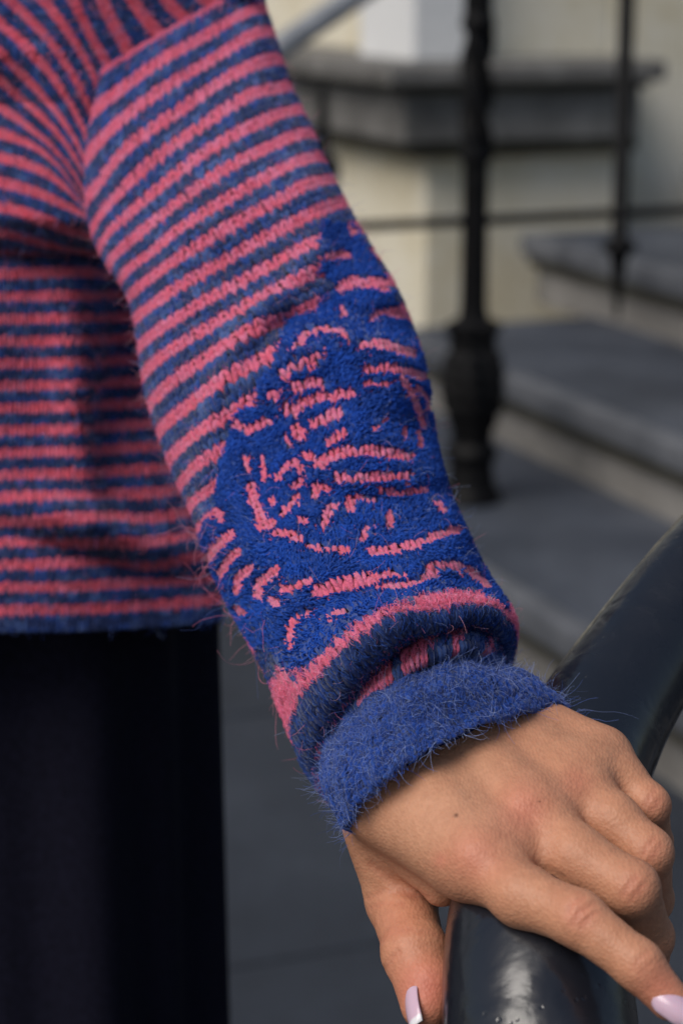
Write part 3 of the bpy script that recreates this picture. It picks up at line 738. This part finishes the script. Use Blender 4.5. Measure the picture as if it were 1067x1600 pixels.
# backing sheet under the stitches, filling the gaps
def backing(name, P, u0, u1, v0, v1, nu, nv, wrap, sgn, colfn, off=0.0009):
    uu, vv = np.meshgrid(np.linspace(u0, u1, nu, endpoint=not wrap), np.linspace(v0, v1, nv), indexing='ij')
    p, n_, _, _ = frame_at(P, uu, vv); p = p - sgn * n_ * off
    return wear(mesh_np(name, p.reshape(-1, 3), grid_faces(nu, nv, wrap), M_BASE, None, colfn(uu.ravel(), vv.ravel())))
def sleeve_cols(u, v):
    q = sleeve(u, v); x, y, _ = proj(q); im = inside(x, y, MOTIF) & (np.sin(2 * np.pi * u / NCOL) > -0.15)
    pk = np.where(im, line_gap(x, y) < 3, np.floor(v) % 4 < 2)
    return np.where(im[:, None], np.where(pk[:, None], PINK * 0.75, FELT * 0.6), np.array([0.05, 0.018, 0.06]))  # outside the motif, shade between the stitches is put into a dark mix
backing('sleeve_gap_shade', sleeve, 0, NCOL, 0, 100, NCOL * 2, 240, True, SGN_S, sleeve_cols)

# ---- felted embroidery on the sleeve
def strands_on(P, uv, length, rad, colr, ang, name, lift0, sgn, npt=4, bend=0.25):
    n = len(uv); p, nn, du, dv = frame_at(P, uv[:, 0], uv[:, 1])
    gu = np.maximum(np.linalg.norm(du, axis=1), 5e-4); gv = np.maximum(np.linalg.norm(dv, axis=1), 5e-4)
    pts = []; a = ang.copy(); L = length * (0.6 + 0.8 * rng.random(n)); db = rng.normal(0, bend, n)
    q = uv - 0.5 * np.stack([np.cos(a) * L / gu, np.sin(a) * L / gv], 1)
    for k in range(npt):
        h = lift0 * np.sin(np.pi * (0.15 + 0.7 * k / (npt - 1))) * (0.7 + 0.6 * rng.random(n))
        pp, n2, _, _ = frame_at(P, q[:, 0], q[:, 1]); pts.append(pp + sgn * n2 * h[:, None])
        q = q + np.stack([np.cos(a) * L / (npt - 1) / gu, np.sin(a) * L / (npt - 1) / gv], 1); a = a + db
    return wear(fibres(name, np.stack(pts, 1), rad, colr, M_FIBRE, taper=False))
NE = 90000
uv = np.stack([rng.random(NE) * NCOL / 2 * 1.1 - NCOL * 0.025, 4 + rng.random(NE) * 85], 1)
x, y, _ = proj(sleeve(uv[:, 0], uv[:, 1]))
gp = line_gap(x, y) + rng.normal(0, 0.9, NE)
keep = inside(x + rng.normal(0, 2, NE), y + rng.normal(0, 2, NE), MOTIF) & (gp > 1.8)
uv, x, y, gp = uv[keep], x[keep], y[keep], gp[keep]
fld = 0.9 * np.sin(x / 37 + 1.2 * np.sin(y / 45)) + 0.9 * np.sin(y / 31 + x / 90) + rng.normal(0, 0.22, len(x))
tt = rng.random((len(x), 1)); patch = (0.5 + 0.5 * np.sin(x / 23 + 2 * np.sin(y / 19)) * np.sin(y / 27))[:, None]
ec = FELT * (0.72 + 0.5 * tt) * (0.8 + 0.35 * patch) + np.array([0.004, 0.008, 0.02])
strands_on(sleeve, uv, np.clip(0.0009 + gp * 0.00014, 0.0009, 0.0052), 0.00022 + 0.00014 * rng.random(len(x)), ec, fld, 'embroidery', 0.0023, SGN_S)
print('embroidery strands', len(x))

# ---- fibres lying on the stitches and standing off the sleeve
def local_pink(uv):
    x, y, _ = proj(sleeve(uv[:, 0], uv[:, 1])); im = inside(x, y, MOTIF) & (np.sin(2 * np.pi * uv[:, 0] / NCOL) > -0.1)
    pk = np.where(im, line_gap(x, y) < 1, np.floor(uv[:, 1]) % 4 < 2)
    return np.where(uv[:, 1] > 94, np.floor(uv[:, 0] / 2.6 + 0.35 * np.sin(np.floor(uv[:, 0]))) % 2 == 0, pk), im
def fib_colour(pk, pale=0.4):
    n = len(pk); t = rng.random((n, 1))
    a = np.array([0.74, 0.17, 0.28]) * (1 - pale * t) + np.array([0.80, 0.50, 0.58]) * pale * t
    b_ = np.array([0.03, 0.08, 0.36]) * (1 - pale * t) + np.array([0.42, 0.50, 0.72]) * pale * t
    return np.where(pk[:, None], a, b_)
def fib_yarn(pk):
    n = len(pk); t = rng.random((n, 1)); q = rng.random((n, 1))
    a = PINK * (0.75 + 0.5 * t); a = np.where(q > 0.8, PINKPALE * 1.1, a)
    b_ = np.where(q < 0.3, NAVY * 1.3, np.where(q < 0.85, BLUE * 1.25, STEEL * 1.2)) * (0.7 + 0.6 * t)
    return np.where(pk[:, None], a, b_)
NF = 34000
uv = np.stack([rng.random(NF) * NCOL * 0.62 - NCOL * 0.06, rng.random(NF) * 98], 1); pk, im = local_pink(uv)
kp = ~im; uv, pk = uv[kp], pk[kp]
lean = np.where(np.mod(uv[:, 0], 1) > 0.5, 1.0, -1.0) * 0.42
strands_on(sleeve, uv, 0.0028, 0.00007, fib_yarn(pk), -np.pi / 2 + lean + rng.normal(0, 0.28, len(uv)), 'sleeve_nap', 0.0021, SGN_S, 4, 0.18)
NF = 12000
uv = np.stack([rng.random(NF) * NCOL * 0.62 - NCOL * 0.06, 84 + rng.random(NF) * 14], 1); pk, im = local_pink(uv); dp = (uv[:, 1] >= 90) & (uv[:, 1] < 94)
cf = fib_yarn(pk & ~dp); kp = ~im
strands_on(sleeve, uv[kp], 0.0042, 0.00007, cf[kp], -np.pi / 2 + np.where(np.mod(uv[kp, 0], 1) > 0.5, 0.4, -0.4) + rng.normal(0, 0.35, kp.sum()), 'roll_nap', 0.0024, SGN_S, 5, 0.25)
NF = 7500
uv = np.stack([rng.random(NF) * NCOL, rng.random(NF) ** 0.75 * 98], 1); pk, im = local_pink(uv); pk = rng.random(NF) < np.where(im, 0.25, 0.55)
fuzz('sleeve_fuzz', sleeve, uv, 0.0075, 0.28, 0.00005, fib_colour(pk, 0.95), 8, SGN_S, 1.2)
NF = 130
uv = np.stack([NCOL * (0.40 + 0.16 * rng.random(NF)), 68 + rng.random(NF) * 24], 1)
fuzz('sleeve_stray_hair', sleeve, uv, 0.018, 0.75, 0.00007, fib_colour(rng.random(NF) < 0.7, 0.55), 10, SGN_S, 1.1)

# ---- cuff: brushed plain blue
CSEC = [((520, 1130, 0.800), (768, 1040, 0.812), (642, 1018, 0.764)), ((514, 1165, 0.792), (768, 1052, 0.806), (646, 1052, 0.742)),
        ((513, 1205, 0.772), (782, 1062, 0.800), (652, 1084, 0.723)), ((522, 1248, 0.756), (820, 1066, 0.793), (668, 1120, 0.716)),
        ((544, 1310, 0.744), (886, 1118, 0.783), (692, 1160, 0.713))]
CL = np.array([np.concatenate([U(*map(float, q)) for q in s]) for s in CSEC])
CC = np.concatenate([(CL[:, :3] + CL[:, 3:6]) / 2, (CL[:, 3:6] - CL[:, :3]) / 2, CL[:, 6:] - (CL[:, :3] + CL[:, 3:6]) / 2], 1)
NCC, NRC = 60, 26
def cuff(u, v):
    u, v = np.broadcast_arrays(np.asarray(u, float), np.asarray(v, float))
    k = v / NRC * 4; th = 2 * np.pi * u / NCC; s = catmull(CC, k)
    e = s[..., 3:6]; f = s[..., 6:9]; n = f / np.linalg.norm(f, axis=-1)[..., None]
    rib = 0.0013 * np.sin(th * 16 + 0.4 * np.sin(k * 2)) + 0.0012 * np.sin(4 * th + 1.4 * k) + 0.0012 * np.sin(2.0 * k + 3 * th)
    rad_ = (e * np.cos(th)[..., None] + f * np.sin(th)[..., None]); rn = rad_ / (np.linalg.norm(rad_, axis=-1)[..., None] + 1e-12)
    edge = np.clip(k - 3.4, 0, 1)
    wob = edge * 0.0016 * np.sin(th * 5 + 1) 
    return s[..., :3] + rad_ + rn * (rib + wob)[..., None]
_p, _n, _, _ = frame_at(cuff, np.array([NCC / 4.0]), np.array([14.0])); SGN_C = 1.0 if _n[0] @ (CAM - _p[0]) > 0 else -1.0
cc_, rr2 = np.meshgrid(np.arange(NCC), np.arange(NRC)); cc_ = cc_.ravel().astype(float); rr2 = rr2.ravel().astype(float)
n = len(cc_); tt = rng.random((n, 1)); q = rng.random((n, 1))
ccol = np.where(q < 0.3, np.array([0.010, 0.035, 0.19]), np.where(q < 0.85, np.array([0.012, 0.055, 0.30]), np.array([0.03, 0.085, 0.34]))) * (0.8 + 0.4 * tt)
stitch_mesh('cuff', stitches(cuff, cc_, rr2, SGN_C, 0.0010, 0.25, 0.10), ccol)
backing('cuff_lining', cuff, 0, NCC, 0, NRC, NCC * 2, 60, True, SGN_C, lambda u, v: np.tile(NAVY * 1.2, (len(u), 1)), 0.0010)
def cuff_cols(n, pale):
    t = rng.random((n, 1)) ** 1.5; h = rng.random((n, 1))
    c = np.where(h < 0.3, NAVY * 1.6, np.where(h < 0.75, np.array([0.008, 0.055, 0.33]), np.array([0.014, 0.08, 0.42])))
    return c * (1 - pale * t) + np.array([0.40, 0.50, 0.84]) * pale * t
NF = 15000; uv = np.stack([rng.random(NF) * NCC, rng.random(NF) * NRC], 1)
strands_on(cuff, uv, 0.0062, 0.00007, cuff_cols(NF, 0.3), -np.pi / 2 + 0.5 * np.sin(uv[:, 0] * 0.9) * np.sin(uv[:, 1] * 0.5) + rng.normal(0, 0.4, NF), 'cuff_nap', 0.0016, SGN_C, 6, 0.3)
NF = 7000; uv = np.stack([rng.random(NF) * NCC, rng.random(NF) * NRC], 1)
fuzz('cuff_nap', cuff, uv, 0.0045, 0.05, 0.00005, cuff_cols(NF, 0.6), 6, SGN_C, 1.3)
NF = 4200; uv = np.stack([rng.random(NF) * NCC, rng.random(NF) * NRC], 1)
fuzz('cuff_fuzz', cuff, uv, 0.0085, 0.08, 0.00005, cuff_cols(NF, 0.95), 9, SGN_C, 1.35)
NF = 420; uv = np.stack([rng.random(NF) * NCC, NRC - 1.0 + rng.random(NF)], 1)
fuzz('cuff_edge_hair', cuff, uv, 0.0055, 0.15, 0.00005, cuff_cols(NF, 0.8), 8, SGN_C, 0.9)
# ravelled threads trailing off the cuff corner on to the rail
thr = []
for k in range(26):
    a = np.array([880 + rng.normal(0, 9), 1116 + rng.normal(0, 6), 0.7655]); q = [a]
    dx, dy = 6 + rng.normal(0, 2.2), 1.4 + rng.normal(0, 2.4)
    for j in range(7):
        dx += rng.normal(0, 2.0) - 0.35; dy += rng.normal(0, 2.2); q.append(q[-1] + np.array([dx, dy, -0.0006]))
    q = np.array(q); thr.append(U(q[:, 0], q[:, 1], q[:, 2]))
wear(fibres('ravelled_thread', np.array(thr), 0.00008, cuff_cols(len(thr), 0.5), M_FIBRE))

# ---- front of the sweater
TOPR = []   # each pink course: point at the picture edge side, midpoint, seam end (px)
for P1, Pm, P2 in [((345, -70), (362, -45), (385, -22)), ((300, -30), (312, -12), (330, 4)), ((255, -15), (268, 8), (290, 28)), ((208, 0), (222, 20), (245, 48)), ((161, 0), (175, 31), (196, 70)), ((115, 0), (144, 58), (166, 95)),
        ((72, 0), (116, 62), (152, 132)), ((16, 0), (85, 72), (140, 169)), ((0, 35), (80, 112), (132, 208)), ((0, 78), (82, 163), (130, 249)), ((0, 120), (87, 202), (132, 277)),
        ((0, 165), (80, 226), (131, 300)), ((0, 208), (80, 245), (129, 312)), ((0, 246), (82, 274), (129, 321)), ((0, 285), (80, 309), (134, 334)), ((0, 324), (80, 345), (150, 366)), ((0, 359), (80, 380), (164, 394))]:
    P1, Pm, P2 = map(np.array, (P1, Pm, P2))
    ext = (P2 - Pm) / np.linalg.norm(P2 - Pm) * 18
    P0 = P1 - (Pm - P1) * (2.2 if P1[1] > 30 else 1.3)
    if P1[1] > 200: P0 = np.array([-230.0, P1[1] - 0.35 * (Pm[1] - P1[1]) * 2.5])
    TOPR.append((P0, P1, Pm, P2 + ext))
TOPR.append((np.array([-230, 392.]), np.array([0, 393.]), np.array([85, 397.]), np.array([182, 404.])))
for k in range(1, 18):
    y = 393 + k * 35.0
    xr = np.interp(y, [400, 440, 500, 700, 900, 1010], [200, 250, 275, 320, 348, 344]); yr = y - 18 * min(1, k / 8)
    TOPR.append((np.array([-230, y + 4.]), np.array([0, y]), np.array([xr * 0.5, y - 5 * min(1, k / 8)]), np.array([xr, yr])))
JT = np.array([[*p0, *p1, *pm, *p2] for p0, p1, pm, p2 in TOPR], float)
NCF = 36
def front_panel(u, v):
    u, v = np.broadcast_arrays(np.asarray(u, float), np.asarray(v, float))
    j = (v - 1) / 4.0; t = u / NCF; q = catmull(JT, j)
    t_ = np.clip(t, -0.02, 1.02)[..., None]
    A_, B_, C_, D_ = q[..., 0:2], q[..., 2:4], q[..., 4:6], q[..., 6:8]
    n0, n1_, n2_, n3_ = 0.0, 0.40, 0.70, 1.0
    l0 = (t_ - n1_) * (t_ - n2_) * (t_ - n3_) / ((n0 - n1_) * (n0 - n2_) * (n0 - n3_)); l1 = (t_ - n0) * (t_ - n2_) * (t_ - n3_) / ((n1_ - n0) * (n1_ - n2_) * (n1_ - n3_))
    l2 = (t_ - n0) * (t_ - n1_) * (t_ - n3_) / ((n2_ - n0) * (n2_ - n1_) * (n2_ - n3_)); l3 = (t_ - n0) * (t_ - n1_) * (t_ - n2_) / ((n3_ - n0) * (n3_ - n1_) * (n3_ - n2_))
    xy = A_ * l0 + B_ * l1 + C_ * l2 + D_ * l3; x, y = xy[..., 0], xy[..., 1]
    d = 1.075 + 0.13 * (1 - np.sqrt(np.clip(1 - ((x + 150) / 540) ** 2, 0.02, 1)))
    win = 1 / (1 + np.exp(-(y - 425) / 10)) / (1 + np.exp((y - 740) / 40))
    d = d + 0.032 * win / (1 + np.exp(-(x - 150 - 10 * np.sin(y / 60)) / 8))
    d = d - 0.012 * np.exp(-((x - 120 - 0.12 * (y - 600)) / 34) ** 2) * win
    d = d + 0.022 * np.exp(-((y - 398) / 14) ** 2) / (1 + np.exp((x - 160) / 10)) * 0.4
    d = d - 0.016 * np.exp(-((y - 815 - 0.28 * (x - 120)) / 26) ** 2) * np.exp(-((x - 150) / 130) ** 2) + 0.010 * np.exp(-((y - 862 - 0.28 * (x - 120)) / 22) ** 2) * np.exp(-((x - 150) / 130) ** 2)
    d = d + 0.0025 * np.sin(x / 60 + y / 90) + 0.002 * np.sin(x / 33 - y / 50)
    y = y + 9 * np.exp(-((x - 235) / 45) ** 2) * np.exp(-((y - 840) / 60) ** 2)
    d = d - np.where(y < 400, 0.055 * np.clip((402 - y) / 60, 0, 1) * np.clip((x + 120) / 260, 0, 1), 0) - 0.018 * np.clip((160 - y) / 80, 0, 1)
    d = d + np.clip((215 - y) / 90, 0, 1) * np.clip((x - 40) / 90, 0, 1) * (1.030 - d)
    return U(x, y, d)
_p, _n, _, _ = frame_at(front_panel, np.array([30.0]), np.array([80.0])); SGN_F = 1.0 if _n[0] @ (CAM - _p[0]) > 0 else -1.0
NRF = 4 * (len(TOPR) - 1) + 2
cc_, rr2 = np.meshgrid(np.arange(NCF), np.arange(0, NRF)); cc_ = cc_.ravel().astype(float); rr2 = rr2.ravel().astype(float)
pink = (np.floor(rr2) % 4 < 2) & (rr2 < NRF - 4)
fcol = yarn_colour(pink, len(pink)); fcol[pink] = fcol[pink] * np.array([1.05, 0.85, 0.8])
SV = stitches(front_panel, cc_, rr2, SGN_F, 0.0014, boost=np.where(pink, -0.6, 0.6))
stripe = np.minimum(np.floor(rr2 / 2).astype(int), (NRF - 4) // 2)
for s in np.unique(stripe):
    m = stripe == s
    stitch_mesh('hem_band' if s == stripe.max() else ('front_pink_stripe' if s % 2 == 0 else 'front_blue_stripe'), SV[m], fcol[m])
backing('front_gap_shade', front_panel, 0, NCF, 0, NRF, NCF * 3, NRF * 2, False, SGN_F,
        lambda u, v: np.tile(np.array([0.05, 0.018, 0.06]), (len(u), 1)), 0.0012)  # same dark mix, painting shade into the stitch gaps
NF = 9000; uv = np.stack([rng.random(NF) * NCF, rng.random(NF) * NRF], 1)
fuzz('front_nap', front_panel, uv, 0.006, 0.25, 0.00012, fib_colour((np.floor(uv[:, 1]) % 4 < 2) & (uv[:, 1] < NRF - 4), 0.4), 5, SGN_F, 0.9)
# the back of the sweater closes the body
vv = np.linspace(0, NRF, 60); a = front_panel(np.full(60, NCF * 1.0), vv); b_ = front_panel(np.zeros(60), vv)
fwd = np.array([0, 1.0, 0]); gridp = np.stack([a, a + fwd * 0.05 - RIGHT * 0.004, a + fwd * 0.11 - RIGHT * 0.03, (a + b_) / 2 + fwd * 0.20, b_ + fwd * 0.18], 0)
wear(mesh_np('sweater_back', gridp.reshape(-1, 3), grid_faces(5, 60), M_BASE, None, np.tile(np.where((np.floor(vv) % 4 < 2)[:, None], PINK * 0.7, NAVY), (5, 1))))

# ---- trousers: wide dark legs down to the pavement
def leg_tube(cx, y0, rx, ry, z0, z1, ph):
    nz, na = 40, 96; th = np.linspace(0, 2 * np.pi, na, endpoint=False); zs = np.linspace(z0, z1, nz); P = []
    for z in zs:
        f_ = (z0 - z) / (z0 - z1); amp = 0.006 + 0.006 * f_
        r_ = 1 + (amp / rx) * np.sin(5 * th + ph + 0.6 * f_) + 0.7 * (amp / rx) * np.sin(11 * th + 2 * ph - f_)
        P.append(np.stack([cx + rx * r_ * np.cos(th), y0 + ry * r_ * np.sin(th), np.full(na, z)], 1))
    return np.stack(P, 1).reshape(-1, 3), grid_faces(na, nz, True)
hemz = U(200, 985, 1.17)[2] + 0.04
xr = U(312, 1200, 1.2)[0]; yc = U(100, 1100, 1.2)[1] + 0.03
V1, F1 = leg_tube(xr - 0.105, yc, 0.105, 0.10, hemz + 0.05, 0.016, 0.5)
V2, F2 = leg_tube(xr - 0.318, yc + 0.02, 0.105, 0.10, hemz + 0.05, 0.016, 2.1)
adopt(mesh_np('trousers', np.concatenate([V1, V2]), np.concatenate([F1, F2 + len(V1)]), M_TROUSER, None), person)
